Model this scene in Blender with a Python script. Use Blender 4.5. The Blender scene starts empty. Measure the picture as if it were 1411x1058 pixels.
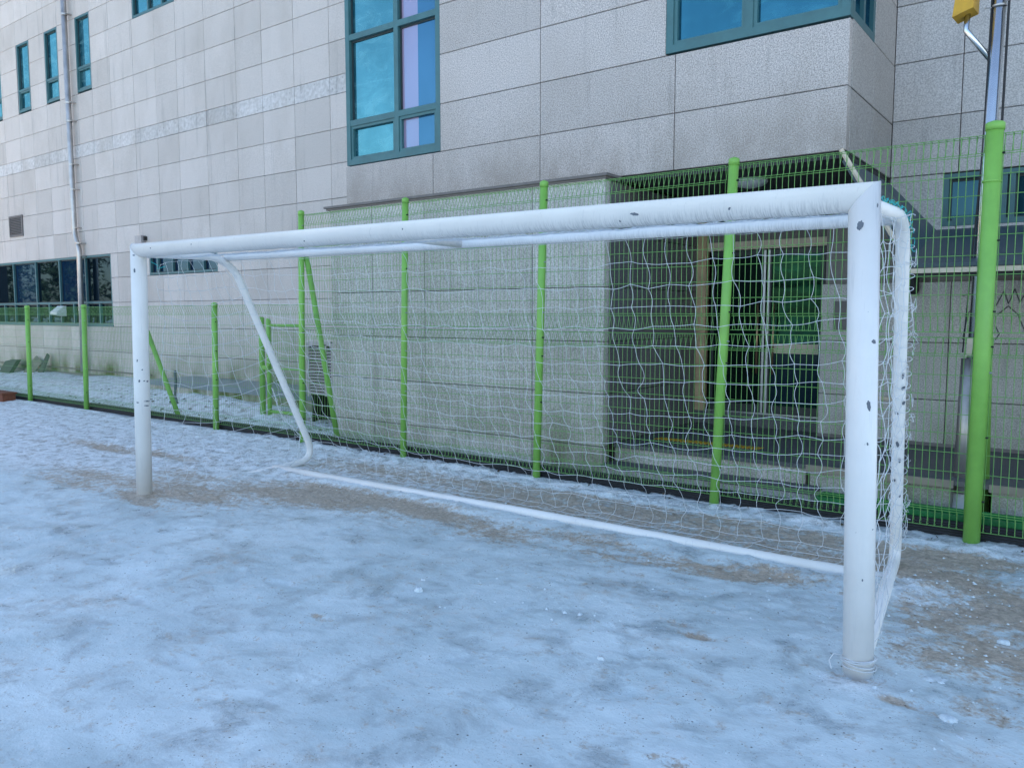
import bpy, math, random
import numpy as np
from mathutils import Vector, Matrix
random.seed(7); rng = np.random.default_rng(7)
scene = bpy.context.scene
COL = scene.collection

# ------------------------------------------------------------------ camera, sky, sun, exposure
yaw, pitch = math.radians(36.648), math.radians(5.025)
fw = Vector((-math.sin(yaw)*math.cos(pitch), math.cos(yaw)*math.cos(pitch), -math.sin(pitch)))
rt = Vector((math.cos(yaw), math.sin(yaw), 0)); up = rt.cross(fw)
cd = bpy.data.cameras.new('camera'); cam = bpy.data.objects.new('camera', cd); COL.objects.link(cam)
M = Matrix((rt, up, -fw)).transposed().to_4x4(); M.translation = (0, 0, 1.6)
cam.matrix_world = M
cd.sensor_width = 36; cd.lens = 36*1087.06/1411; cd.clip_end = 1500; cd.clip_start = .05
scene.camera = cam

SUN_EL, SUN_AZ = math.radians(30), math.radians(-14)      # azimuth measured from +Y (behind the building) towards +X
world = bpy.data.worlds.new('World'); scene.world = world; world.use_nodes = True
wn = world.node_tree.nodes; wl = world.node_tree.links
sky = wn.new('ShaderNodeTexSky'); sky.sky_type = 'NISHITA'; sky.sun_disc = False
sky.sun_elevation = SUN_EL; sky.sun_rotation = SUN_AZ
sky.air_density = 1.0; sky.dust_density = 1.6; sky.ozone_density = 0.9; sky.altitude = 50
wl.new(sky.outputs[0], wn['Background'].inputs[0]); wn['Background'].inputs[1].default_value = 0.15
sl = bpy.data.lights.new('sun', 'SUN'); sl.energy = 5.0; sl.angle = math.radians(.53); sl.color = (1, .93, .82)
so = bpy.data.objects.new('sun', sl); COL.objects.link(so)
sd = Vector((math.sin(SUN_AZ)*math.cos(SUN_EL), math.cos(SUN_AZ)*math.cos(SUN_EL), math.sin(SUN_EL)))
so.rotation_euler = sd.to_track_quat('Z', 'Y').to_euler(); so.location = (0, 30, 40)
scene.view_settings.view_transform = 'Standard'; scene.view_settings.look = 'None'
scene.view_settings.gamma = 1; scene.view_settings.use_curve_mapping = False
scene.view_settings.exposure = 1.6

# ------------------------------------------------------------------ helpers: objects
WL = {}
def link(o, parent=None, loc=(0, 0, 0)):
    COL.objects.link(o); WL[o.name] = Vector(loc)
    if parent is not None:
        o.parent = parent; o.location = Vector(loc) - WL[parent.name]
    else:
        o.location = loc
    return o
def thing(name, label, cat, loc=(0, 0, 0), group=None):
    o = bpy.data.objects.new(name, None); o.empty_display_size = .1
    link(o, None, loc); return tag(o, label, cat, group)
def tag(o, label=None, cat=None, group=None, kind=None):
    if label: o['label'] = label
    if cat: o['category'] = cat
    if group: o['group'] = group
    if kind: o['kind'] = kind
    return o
class MB:
    """collects world-space geometry for one mesh object"""
    def __init__(s): s.v = []; s.f = []; s.n = 0
    def add(s, v, f):
        v = np.asarray(v, float).reshape(-1, 3); s.v.append(v)
        s.f += [tuple(i + s.n for i in q) for q in f]; s.n += len(v)
    def box(s, x0, x1, y0, y1, z0, z1):
        v = [(x, y, z) for z in (z0, z1) for y in (y0, y1) for x in (x0, x1)]
        s.add(v, [(0, 2, 3, 1), (4, 5, 7, 6), (0, 1, 5, 4), (2, 6, 7, 3), (0, 4, 6, 2), (1, 3, 7, 5)])
    def poly(s, pts): s.add(pts, [tuple(range(len(pts)))])
    def prism(s, pts, d):
        """polygon pts extruded by vector d"""
        p = np.array(pts, float); n = len(p)
        s.add(np.vstack([p, p + np.array(d)]), [tuple(range(n))[::-1], tuple(range(n, 2*n))] + [(i, (i+1) % n, n + (i+1) % n, n+i) for i in range(n)])
    def tube(s, pts, r, n=8, cap=True, n0=None, n1=None):
        p = np.array(pts, float); m = len(p)
        t = np.empty_like(p); t[1:-1] = p[2:] - p[:-2]; t[0] = p[1]-p[0]; t[-1] = p[-1]-p[-2]
        t /= np.linalg.norm(t, axis=1)[:, None] + 1e-12
        a = np.array([0, 0, 1.]) if abs(t[0][2]) < .9 else np.array([1., 0, 0])
        u = np.cross(t[0], a); u /= np.linalg.norm(u)
        rr = np.full(m, r) if np.isscalar(r) else np.array(r)
        ang = np.arange(n)*2*math.pi/n; V = np.empty((m, n, 3))
        for i in range(m):
            u = u - t[i]*(u @ t[i]); u /= np.linalg.norm(u); w = np.cross(t[i], u)
            V[i] = p[i] + rr[i]*(np.cos(ang)[:, None]*u + np.sin(ang)[:, None]*w)
        for i, nn in ((0, n0), (m-1, n1)):
            if nn is not None:
                nn = np.array(nn, float); d = ((V[i]-p[i]) @ nn)/(t[i] @ nn); V[i] -= d[:, None]*t[i]
        F = [(i*n+j, i*n+(j+1) % n, (i+1)*n+(j+1) % n, (i+1)*n+j) for i in range(m-1) for j in range(n)]
        if cap: F += [tuple(range(n))[::-1], tuple((m-1)*n+j for j in range(n))]
        s.add(V.reshape(-1, 3), F)
    def build(s, name, mat, parent=None, loc=None, smooth=False):
        V = np.vstack(s.v)
        if loc is None: loc = WL[parent.name] if parent is not None else Vector((0, 0, 0))
        V = V - np.array(loc)
        me = bpy.data.meshes.new(name); me.from_pydata(V.tolist(), [], s.f); me.materials.append(mat)
        if smooth: me.polygons.foreach_set('use_smooth', [len(p.vertices) < 7 for p in me.polygons])
        me.update()
        return link(bpy.data.objects.new(name, me), parent, loc)
def boxes(name, mat, parent, *bs):
    m = MB()
    for b in bs: m.box(*b)
    return m.build(name, mat, parent)

# ------------------------------------------------------------------ helpers: materials
def new_mat(name):
    m = bpy.data.materials.new(name); m.use_nodes = True
    return m, m.node_tree.nodes, m.node_tree.links, m.node_tree.nodes['Principled BSDF']
class N:
    def __init__(s, nt): s.n = nt.nodes; s.l = nt.links
    def pos(s): return s.n.new('ShaderNodeNewGeometry').outputs['Position']
    def map(s, vec, scale=(1, 1, 1), loc=(0, 0, 0)):
        m = s.n.new('ShaderNodeMapping'); m.inputs['Scale'].default_value = scale; m.inputs['Location'].default_value = loc
        s.l.new(vec, m.inputs['Vector']); return m.outputs[0]
    def noise(s, vec, scale, detail=3, rough=.55, dist=0):
        t = s.n.new('ShaderNodeTexNoise'); t.inputs['Scale'].default_value = scale; t.inputs['Detail'].default_value = detail
        t.inputs['Roughness'].default_value = rough; t.inputs['Distortion'].default_value = dist
        s.l.new(vec, t.inputs['Vector']); return t.outputs['Fac']
    def voro(s, vec, scale, out='Distance'):
        t = s.n.new('ShaderNodeTexVoronoi'); t.inputs['Scale'].default_value = scale; s.l.new(vec, t.inputs['Vector']); return t.outputs[out]
    def ramp(s, fac, a, b, lo=0., hi=1.):
        m = s.n.new('ShaderNodeMapRange'); m.inputs[1].default_value = a; m.inputs[2].default_value = b
        m.inputs[3].default_value = lo; m.inputs[4].default_value = hi; s.l.new(fac, m.inputs[0]); return m.outputs[0]
    def math(s, op, a, b=0.):
        m = s.n.new('ShaderNodeMath'); m.operation = op
        for i, x in enumerate((a, b)):
            if isinstance(x, (int, float)): m.inputs[i].default_value = x
            else: s.l.new(x, m.inputs[i])
        return m.outputs[0]
    def mix(s, fac, a, b, mode='MIX'):
        m = s.n.new('ShaderNodeMix'); m.data_type = 'RGBA'; m.blend_type = mode
        for i, x in ((0, fac), (6, a), (7, b)):
            if isinstance(x, (int, float)): m.inputs[i].default_value = x
            elif isinstance(x, tuple): m.inputs[i].default_value = (*x, 1)
            else: s.l.new(x, m.inputs[i])
        return m.outputs[2]
    def bump(s, h, strength, dist, bsdf):
        b = s.n.new('ShaderNodeBump'); b.inputs['Strength'].default_value = strength; b.inputs['Distance'].default_value = dist
        s.l.new(h, b.inputs['Height']); s.l.new(b.outputs[0], bsdf.inputs['Normal'])
    def sep(s, vec):
        x = s.n.new('ShaderNodeSeparateXYZ'); s.l.new(vec, x.inputs[0]); return x.outputs
    def objrand(s): return s.n.new('ShaderNodeObjectInfo').outputs['Random']
    def attr(s, name):
        a = s.n.new('ShaderNodeAttribute'); a.attribute_name = name; return a.outputs['Fac']

def granite(name, lo, hi, speck=95, stain=.25, moss=0., tint=(.30, .25, .20), var=.12, foot=None):
    m, n, l, b = new_mat(name); k = N(m.node_tree); p = k.pos()
    f = k.noise(p, speck, 2, .6); f = k.ramp(f, .36, .64)
    c = k.mix(f, lo, hi)
    d = k.voro(p, speck*.75); d = k.ramp(d, .0, .22, .55, 0); c = k.mix(d, c, (.06, .06, .065))
    big = k.noise(k.map(p, (1.2, 1.2, .7)), 1.1, 4, .6); c = k.mix(k.ramp(big, .45, .75, 0, stain), c, tint)
    st = k.noise(k.map(p, (9, 9, .7)), 1.0, 4, .65); c = k.mix(k.ramp(st, .58, .8, 0, stain*1.3), c, (.16, .15, .14))
    r = k.objrand(); c = k.mix(1.0, c, k.mix(r, (1-var,)*3, (1+var*.5, 1+var*.5, 1+var*.6)), 'MULTIPLY')
    if foot:
        z = k.sep(p)[2]; fm_ = k.math('MULTIPLY', k.ramp(z, foot[0], foot[1], 0, 1), k.ramp(k.noise(k.map(p, (1.6, 1.6, .9)), 1.3, 5, .65), .30, .60)); c = k.mix(k.math('MULTIPLY', fm_, .60), c, (.20, .165, .13))
    if moss:
        z = k.sep(p)[2]; mm = k.math('MULTIPLY', k.ramp(z, .25, .85, 1, 0), k.ramp(k.noise(k.map(p, (1, 1, .6)), 1.4, 4), .42, .66))
        c = k.mix(k.math('MULTIPLY', mm, moss), c, (.085, .105, .025))
    l.new(c, b.inputs['Base Color']); b.inputs['Roughness'].default_value = .62
    k.bump(f, .25, .002, b)
    return m
def simple(name, col, rough=.5, metal=0., var=.12, scale=12., bump=.1, dirt=None, spec=.5):
    m, n, l, b = new_mat(name); k = N(m.node_tree); p = k.pos()
    f = k.noise(p, scale, 4, .6)
    c = k.mix(k.ramp(f, .3, .7), tuple(x*(1-var) for x in col), tuple(min(1, x*(1+var)) for x in col))
    if dirt:
        c = k.mix(k.ramp(k.noise(p, scale*.6, 5, .7), .55, .72, 0, .7), c, dirt)
    l.new(c, b.inputs['Base Color']); b.inputs['Metallic'].default_value = metal
    l.new(k.ramp(f, 0, 1, rough*.8, min(1, rough*1.2)), b.inputs['Roughness']); b.inputs['Specular IOR Level'].default_value = spec
    if bump: k.bump(k.noise(p, scale*6, 2), bump, .002, b)
    return m
def glass(name, tint, body, gloss=.75, rough=.03, split=None, painted_refl=None):
    """tinted reflective facade glass: a mirror coating over a dark body"""
    m, n, l, b = new_mat(name); k = N(m.node_tree); p = k.pos()
    g = n.new('ShaderNodeBsdfGlossy'); g.inputs['Roughness'].default_value = rough
    d = n.new('ShaderNodeBsdfDiffuse')
    f = k.noise(p, 1.3, 3); tt = k.mix(k.ramp(f, .3, .7, 0, .5), tint, tuple(x*.8 for x in tint))
    bd = body
    if split:
        x = k.sep(p)[0]; bd = k.mix(k.math('LESS_THAN', x, split[0]), body, split[1])
        l.new(bd, d.inputs[0])
    elif painted_refl:
        sm_ = k.noise(k.map(p, (1.2, 1, 2.6)), 2.3, 5, .6, .8); l.new(k.mix(k.ramp(sm_, .46, .68), body, painted_refl), d.inputs[0])  # uneven reflections painted into the pane's body colour
    else:
        d.inputs[0].default_value = (*body, 1)
    hz_ = k.noise(k.map(p, (1.1, 1, .5)), 1.7, 4, .6); tt = k.mix(k.ramp(hz_, .42, .62, 0, .38), tt, tuple(min(1, x*.55) for x in tint))  # tint dimmed in patches, imitating varied reflections
    l.new(tt, g.inputs[0])
    mx = n.new('ShaderNodeMixShader'); mx.inputs[0].default_value = gloss
    l.new(d.outputs[0], mx.inputs[1]); l.new(g.outputs[0], mx.inputs[2])
    l.new(mx.outputs[0], n['Material Output'].inputs[0])
    w = n.new('ShaderNodeBump'); w.inputs['Strength'].default_value = .05; w.inputs['Distance'].default_value = .01
    l.new(k.noise(p, .9, 1), w.inputs['Height']); l.new(w.outputs[0], g.inputs['Normal'])
    return m

M_gran = granite('granite_light', (.47, .415, .375), (.66, .59, .54), 90, .30)
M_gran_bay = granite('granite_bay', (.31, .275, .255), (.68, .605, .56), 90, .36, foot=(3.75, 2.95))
M_gran_low = granite('granite_plinth', (.36, .33, .30), (.68, .64, .59), 90, .36, .7, (.25, .23, .17))
M_gran_leftlow = granite('granite_mossy', (.44, .395, .345), (.65, .59, .53), 80, .30, 1.4, (.27, .25, .18))
M_gran_side = granite('granite_shaded_side', (.27, .245, .22), (.46, .42, .39), 75, .3)  # bay side stone, its shade put into a darker colour
M_gran_dark = granite('granite_porch', (.085, .085, .09), (.165, .16, .165), 60, .3)  # dark grey tiles, with the porch's deep shade added to the colour
M_gran_c = granite('granite_right', (.37, .345, .33), (.62, .58, .555), 75, .3)
M_floor = granite('porch_slate', (.07, .075, .08), (.12, .125, .13), 60, .3)
M_core = simple('joint_mortar', (.24, .22, .20), .9)
M_ledge = simple('ledge_stone', (.17, .15, .14), .7)
M_teal = simple('teal_frame', (.035, .115, .125), .45, 0, .15, 5)
M_gasket = simple('window_gasket', (.02, .035, .04), .6)
M_teal_pale = simple('teal_frame_weathered', (.05, .145, .155), .5, 0, .15, 5)
M_g_sky = glass('glass_cyan', (.15, .40, .43), (.02, .11, .16), .70, painted_refl=(.16, .36, .40))
M_g_blue = glass('glass_blue', (.06, .22, .28), (.01, .06, .12), .65, painted_refl=(.05, .20, .26))
M_g_lilac = glass('glass_lilac_blind', (.12, .28, .38), (.05, .16, .30), .55, .03, (-6.64, (.62, .45, .62)))
M_g_teal = glass('glass_teal', (.04, .09, .12), (.008, .045, .065), .5, .04)
M_g_dark = glass('glass_dark', (.12, .18, .24), (.004, .010, .016), .40, .02)
M_g_door = glass('glass_door', (.10, .20, .15), (.003, .008, .008), .14, .05)
M_g_doorg = glass('glass_door_green', (.05, .16, .11), (.001, .007, .006), .15, .05, painted_refl=(.012, .11, .05))  # green reflections on this leaf are painted into the glass
M_slate = simple('slate_roof', (.045, .07, .085), .45, 0, .1, 3)
M_black = simple('black_trim', (.012, .012, .013), .6)
M_ceiling = simple('soffit_panel', (.05, .05, .05), .8)  # near-black colour stands in for deep shade on the porch ceiling
M_alu = simple('aluminium', (.45, .46, .46), .35, .8)
M_beige = simple('beige_trim', (.60, .50, .38), .6)
M_wood = simple('door_post_wood', (.52, .37, .22), .55, 0, .2, 8)
M_bronze = simple('bronze_handle', (.45, .28, .17), .3, .8)
M_steel = simple('stainless_steel', (.62, .63, .64), .22, 1, .08, 4)
M_steel_b = simple('old_steel_pipe', (.50, .46, .43), .38, .8, .2, 4)
M_green = simple('fence_green', (.215, .47, .085), .42, 0, .10, 6, .05)
M_green_d = simple('fence_green_wire', (.16, .36, .095), .45, 0, .10, 6, 0)
M_trough = simple('green_kerb_paint', (.010, .17, .045), .35, 0, .25, 4)
M_yellow = simple('yellow_housing', (.55, .30, .015), .5)
M_tact = simple('tactile_yellow', (.55, .32, .02), .6)
M_rubber = simple('black_rubber', (.020, .021, .024), .6, 0, .3, 20, .5)
M_net = simple('net_cord', (.66, .68, .70), .7, 0, .08, 30, 0)
M_cord = simple('teal_cord', (.02, .42, .42), .6)
M_chip = simple('bare_primer', (.13, .15, .18), .6)
M_brick = simple('red_brown_block', (.18, .06, .03), .8, 0, .3, 20)
M_plank = simple('old_board', (.20, .19, .14), .8, 0, .3, 8, .3, (.06, .09, .03))
M_dkgreen = simple('dark_green_sheet', (.03, .05, .035), .6)
M_white = simple('white_plastic', (.70, .71, .70), .5)
M_grey = simple('grey_box', (.40, .36, .35), .5)
M_dry = simple('dead_leaf', (.07, .05, .03), .9)
M_graf = simple('black_spray', (.09, .09, .09), .8)

def paint_mat():
    m, n, l, b = new_mat('white_goal_paint'); k = N(m.node_tree); p = k.pos()
    base = k.mix(k.ramp(k.noise(p, 3, 4), .3, .7), (.80, .77, .74), (.88, .85, .82))
    # hair-like grime streaks round the underside of the bars
    st = k.noise(k.map(p, (150, 12, 12)), 1, 3, .7); z = k.sep(p)[2]
    low = k.math('MULTIPLY', k.ramp(z, 2.035, 2.125, 1, 0), k.ramp(z, 1.98, 2.02, 0, 1))
    xx = k.sep(p)[0]; low = k.math('MULTIPLY', low, k.math('MULTIPLY', k.ramp(xx, -.96, -.94, 1, 0), k.ramp(xx, -6.70, -6.66, 0, 1))); stk = k.math('MULTIPLY', k.ramp(st, .44, .60), low)
    c = k.mix(k.math('MULTIPLY', stk, .55), base, (.20, .20, .21))
    vs = k.noise(k.map(p, (40, 40, 3)), 1, 3, .7); c = k.mix(k.ramp(vs, .6, .8, 0, .35), c, (.45, .45, .46))
    sp = k.noise(p, 45, 3, .7); c = k.mix(k.ramp(sp, .735, .75), c, (.12, .13, .15))
    l.new(c, b.inputs['Base Color']); b.inputs['Roughness'].default_value = .38
    k.bump(k.noise(p, 60, 3), .12, .002, b)
    return m
M_paint = paint_mat()

# ------------------------------------------------------------------ ground
def vnoise(x, y, seed):
    r = np.random.default_rng(seed); T = r.random((256, 256))
    xi = np.floor(x).astype(int); yi = np.floor(y).astype(int); fx = x-xi; fy = y-yi
    fx = fx*fx*(3-2*fx); fy = fy*fy*(3-2*fy)
    g = lambda a, b: T[a % 256, b % 256]
    return (g(xi, yi)*(1-fx)+g(xi+1, yi)*fx)*(1-fy)+(g(xi, yi+1)*(1-fx)+g(xi+1, yi+1)*fx)*fy
def fbm(x, y, seed, o=4, g=.5):
    s = 0; a = 1; t = 0
    for i in range(o): s = s+a*vnoise(x*2**i+17*i, y*2**i+9*i, seed+i); t += a; a *= g
    return s/t
def axis(a, b, d, lo, hi, g=1.16):
    c = list(np.arange(a, b, d)); x, s = a, d; L = []
    while x > lo: s *= g; x -= s; L.append(x)
    x, s = c[-1], d; R_ = []
    while x < hi: s *= g; x += s; R_.append(x)
    return np.array(L[::-1]+c+R_)
gx = axis(-9.5, .6, .024, -420, 420); gy = axis(.9, 7.2, .022, -420, 420)
GX, GY = np.meshgrid(gx, gy, indexing='ij')
def ground_z(X, Y):
    near = np.clip(1-np.maximum(np.abs(X+7)-30, 0)/20, 0, 1)
    h = (fbm(X*1.1, Y*1.3, 3, 3)-.5)*.035
    h += (fbm(X*4.5, Y*5.2, 11, 3)-.5)*.022
    rough = np.clip((fbm(X*.9+5, Y*1.2, 40, 2)-.45)*4, 0, 1)*.4+.8*np.clip((Y-3.6)/1.4, 0, 1)
    h += (fbm(X*11, Y*14, 21, 4, .6)-.5)*.030*rough
    h += np.maximum(fbm(X*30, Y*40, 31, 2)-.62, 0)*.05*rough
    # shovelled ridge along the fence kerb
    rd = np.exp(-((Y-6.16-.07*np.sin(X*2.3))/.09)**2)*np.clip(fbm(X*5, Y*5, 51, 3)*2.2-.75, 0, 1)
    h += rd*.032
    # heaps round the feet of the goal
    for (cx, cy, a, r) in ((-.81, 3.70, -.034, .20), (-.80, 3.52, .022, .08), (-6.82, 3.6, .012, .15), (-.78, 5.05, .035, .25)):
        h += a*np.exp(-((X-cx)**2+(Y-cy)**2)/r**2)*(.6+.8*fbm(X*18, Y*18, 61, 2))
    # snow drifts against the bar lying on the ground
    h += .022*np.exp(-((Y-4.93)/.10)**2)*((X > -6.7) & (X < -.9))*(.3+fbm(X*3, Y*9, 71, 3))
    h += .03*np.exp(-((X+6.70)/.13)**2)*((Y > 3.8) & (Y < 5.1))*(.4+fbm(X*9, Y*4, 73, 3))
    # the yard behind the fence lies higher at the left
    yard = np.clip((Y-6.5)/1.2, 0, 1)*np.clip((-8.2-X)/1.5, 0, 1)
    h += yard*(.17+.22*(fbm(X*.9, Y*1.3, 81, 3)-.45)+.10*(fbm(X*4, Y*4, 82, 3)-.5))
    flat = np.clip((Y-6.5)/.1, 0, 1)*np.clip((X+8.2)/.4, 0, 1); h = h*(1-flat)-.01*flat
    return h*near
GZ = ground_z(GX, GY)
def blob(X, Y, cx, cy, rx, ry, a=1): return a*np.exp(-(((X-cx)/rx)**2+((Y-cy)/ry)**2))
D = np.zeros_like(GX)
for (cx, cy, rx, ry, a) in ((-5.6, 4.70, .45, .14, 1.3), (-5.2, 4.45, .6, .22, 1.2), (-4.7, 4.70, .5, .15, 1.2), (-5.45, 4.25, .3, .12, .9), (-4.3, 4.62, .35, .14, 1.0), (-3.9, 4.62, .4, .13, .9),
        (-3.45, 4.48, .3, .12, 1), (-2.9, 4.75, .3, .1, .6), (-2.6, 4.5, .3, .10, .6), (-1.8, 4.68, .34, .11, 1.1), (-1.5, 4.84, .25, .09, 1), (-2.1, 4.55, .3, .08, .8),
        (-9.9, 4.7, .6, .10, 1.0), (-9.3, 4.62, .5, .06, .9), (-8.6, 4.8, .8, .10, .9), (-8.0, 3.75, .8, .16, .6), (-7.8, 3.45, .8, .14, .6), (-7.2, 4.3, .6, .2, .7), (-6.9, 3.9, .5, .25, .9), (-6.2, 3.85, .5, .2, .9),
        (-6.0, 4.4, .5, .2, .9), (-6.5, 3.45, .3, .08, .9), (-6.8, 3.55, .2, .08, 1.6), (-6.82, 3.62, .12, .10, 1.2), (-1.54, 3.62, .10, .04, 1.2), (-1.68, 3.72, .10, .03, .9), (-3.25, 2.66, .10, .035, 1.1),
        (-.45, 5.9, .3, .15, 1.0), (-.62, 5.35, .28, .14, 1.3), (-.31, 4.85, .2, .15, 1.0), (-.62, 4.6, .16, .16, 1.0), (-.58, 3.5, .10, .04, 1.1), (-.56, 4.06, .22, .13, 1.0), (-.35, 4.3, .15, .12, .9), (-.9, 5.75, .3, .12, .9),
        (-1.14, 2.50, .10, .035, .9), (-.2, 5.0, .3, .3, .8), (-.1, 4.2, .3, .3, .8), (-.3, 3.6, .15, .1, .6), (-.78, 3.66, .14, .05, .8)):
    D += blob(GX, GY, cx, cy, rx, ry, a)
for (cx, cy, rx, ry, a) in ((-4.9, 4.78, 1.6, .12, .45), (-2.6, 4.72, 1.3, .10, .5), (-6.1, 4.2, .6, .35, .45), (-7.6, 3.7, 1.2, .30, .35), (-9.2, 4.7, 1.6, .30, .30), (-.5, 4.9, .5, .8, .45), (-5.5, 5.6, 1.4, .25, .35), (-3.6, 4.3, 1.6, .12, .2)):
    D += blob(GX, GY, cx, cy, rx, ry, a)
band = np.exp(-(np.maximum(np.abs(GY-5.58)-.32, 0)/.10)**2)*((GX > -6.9)*np.clip((-GX-.4)*2, 0, 1))
D += band*(.42+.62*np.clip((GX+5.2)/1.5, 0, 1))
D = D*(.35+1.1*fbm(GX*3.2, GY*6.5, 91, 4, .6))+(fbm(GX*2, GY*4, 95, 3)-.5)*.25
D = D-np.clip((np.exp(-((GY-6.14)/.10)**2))*1.2, 0, 1)
D = np.clip(D, 0, 2); D = np.where(D > .5, (.5+(D-.5)*.62), D)
yardm = (GY > 6.5)
D = np.where(yardm, np.clip(.05+(fbm(GX*2, GY*2, 97, 4)-.55)*2.5-.4*np.clip((-9-GX)/3, 0, 1)+.5*(GX > -8.2), 0, 1.2), D)
S_ = np.clip((D-.25)/.5, 0, 1)*(GY < 6.45); GZ = GZ-.011*S_
fr = np.random.default_rng(77)
for k_ in range(70):                                # shallow old footprints frozen into the surface
    cx, cy, a_ = fr.uniform(-7, -.2), fr.uniform(1.6, 4.4), fr.uniform(0, 6.28); ca, sa = math.cos(a_), math.sin(a_)
    I = np.where((np.abs(gx-cx) < .3))[0]; J = np.where((np.abs(gy-cy) < .3))[0]
    if len(I) == 0 or len(J) == 0: continue
    sx = GX[I[0]:I[-1]+1, J[0]:J[-1]+1]-cx; sy = GY[I[0]:I[-1]+1, J[0]:J[-1]+1]-cy; u_ = (sx*ca+sy*sa)/.13; v_ = (-sx*sa+sy*ca)/.048; r2 = np.sqrt(u_*u_+v_*v_)
    GZ[I[0]:I[-1]+1, J[0]:J[-1]+1] += fr.uniform(.4, 1)*(-.009/(1+np.exp((r2-1)*7))+.005*np.exp(-((r2-1.25)/.18)**2))
nx, ny = GX.shape
me = bpy.data.meshes.new('snowy_ground')
me.vertices.add(nx*ny); me.vertices.foreach_set('co', np.stack([GX, GY, GZ], -1).reshape(-1))
ii, jj = np.meshgrid(np.arange(nx-1), np.arange(ny-1), indexing='ij')
q = np.stack([ii*ny+jj, (ii+1)*ny+jj, (ii+1)*ny+jj+1, ii*ny+jj+1], -1).reshape(-1, 4)
me.loops.add(q.size); me.loops.foreach_set('vertex_index', q.reshape(-1))
me.polygons.add(len(q)); me.polygons.foreach_set('loop_start', np.arange(len(q))*4); me.polygons.foreach_set('loop_total', np.full(len(q), 4))
me.update(); me.validate()
a = me.attributes.new('rough', 'FLOAT', 'POINT'); a.data.foreach_set('value', np.clip(((GY-3.35)/1.6)*np.clip((-GX-3.0)/3, .12, 1)+.9*np.clip((-GX-7)/2, 0, 1)*np.clip((GY-2.9)/1, 0, 1)+np.exp(-((GY-6.16)/.13)**2)+.9*blob(GX, GY, -.80, 3.57, .14, .12)+.6*blob(GX, GY, -.80, 5.05, .2, .3), 0, 1).reshape(-1))
a = me.attributes.new('soil', 'FLOAT', 'POINT'); a.data.foreach_set('value', D.reshape(-1))
me.polygons.foreach_set('use_smooth', np.ones(len(q), bool))
def ground_mat():
    m, n, l, b = new_mat('trodden_snow_and_ice'); k = N(m.node_tree); p = k.pos()
    pl = k.map(p, (1.0, 1.12, 1)); rg = k.attr('rough'); soil = k.attr('soil')
    f1 = k.noise(pl, .9, 5, .62, .5); f2 = k.noise(pl, 3.2, 6, .66, .3); f3 = k.noise(pl, 12, 5, .70, .1); f4 = k.noise(p, 48, 3, .65)
    c = k.mix(k.ramp(f1, .34, .66), (.51, .60, .62), (.73, .81, .825))
    # grey translucent ice showing through, and packed whiter snow
    c = k.mix(k.ramp(f2, .50, .66, 0, .70), c, (.31, .355, .38))
    c = k.mix(k.math('MULTIPLY', k.ramp(f2, .46, .34, 0, .6), k.ramp(f3, .40, .60)), c, (.78, .84, .86))
    # dirt sieved over the ice
    veil = k.math('MULTIPLY', k.ramp(k.noise(pl, 1.9, 5, .7), .50, .70), k.ramp(f3, .40, .62)); c = k.mix(k.math('MULTIPLY', veil, .60), c, (.48, .43, .38))
    # rough crusted zone: white crusts on dirty ice
    crust = k.ramp(k.math('ADD', k.math('MULTIPLY', k.noise(p, 7, 6, .72), .75), k.math('MULTIPLY', f4, .25)), .39, .52)
    rough = k.mix(crust, (.36, .34, .32), (.86, .88, .89)); c = k.mix(k.math('MULTIPLY', rg, .9), c, rough)
    brk = k.math('ADD', soil, k.math('ADD', k.ramp(f3, .25, .75, -.62, .62), k.ramp(f4, .25, .75, -.34, .34)))
    sm = k.ramp(brk, .24, .80, 0, .86)
    sc = k.mix(k.ramp(k.noise(p, 30, 5, .7), .32, .68), (.25, .175, .115), (.60, .46, .33))
    c = k.mix(sm, c, sc)
    # grit
    gr = k.voro(p, 30); spk = k.math('MULTIPLY', k.ramp(gr, .10, .16, 1, 0), k.ramp(k.noise(p, 22, 2), .53, .58)); c = k.mix(k.math('MULTIPLY', spk, .85), c, (.07, .055, .045))
    gr2 = k.voro(p, 75); c = k.mix(k.math('MULTIPLY', k.ramp(gr2, .14, .2, .7, 0), k.ramp(k.noise(p, 9, 2), .48, .6)), c, (.12, .10, .09))
    br = k.math('MULTIPLY', k.ramp(k.noise(p, 75, 2, .6), .66, .72, 0, .6), k.ramp(f2, .4, .6)); c = k.mix(br, c, (.80, .83, .86))
    l.new(c, b.inputs['Base Color'])
    l.new(k.math('MAXIMUM', k.ramp(f2, .50, .68, .50, .20), k.math('MAXIMUM', k.math('MULTIPLY', sm, .7), k.math('MULTIPLY', rg, .55))), b.inputs['Roughness'])
    b.inputs['Specular IOR Level'].default_value = .5
    h = k.math('ADD', k.math('MULTIPLY', f2, .6), k.math('MULTIPLY', k.math('ADD', k.math('MULTIPLY', f4, .30), k.math('MULTIPLY', f3, .8)), k.ramp(rg, 0, 1, .45, 1.3)))
    k.bump(h, .6, .03, b)
    return m
me.materials.append(ground_mat())
g = link(bpy.data.objects.new('snowy_ground', me)); tag(g, kind='structure')

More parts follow.
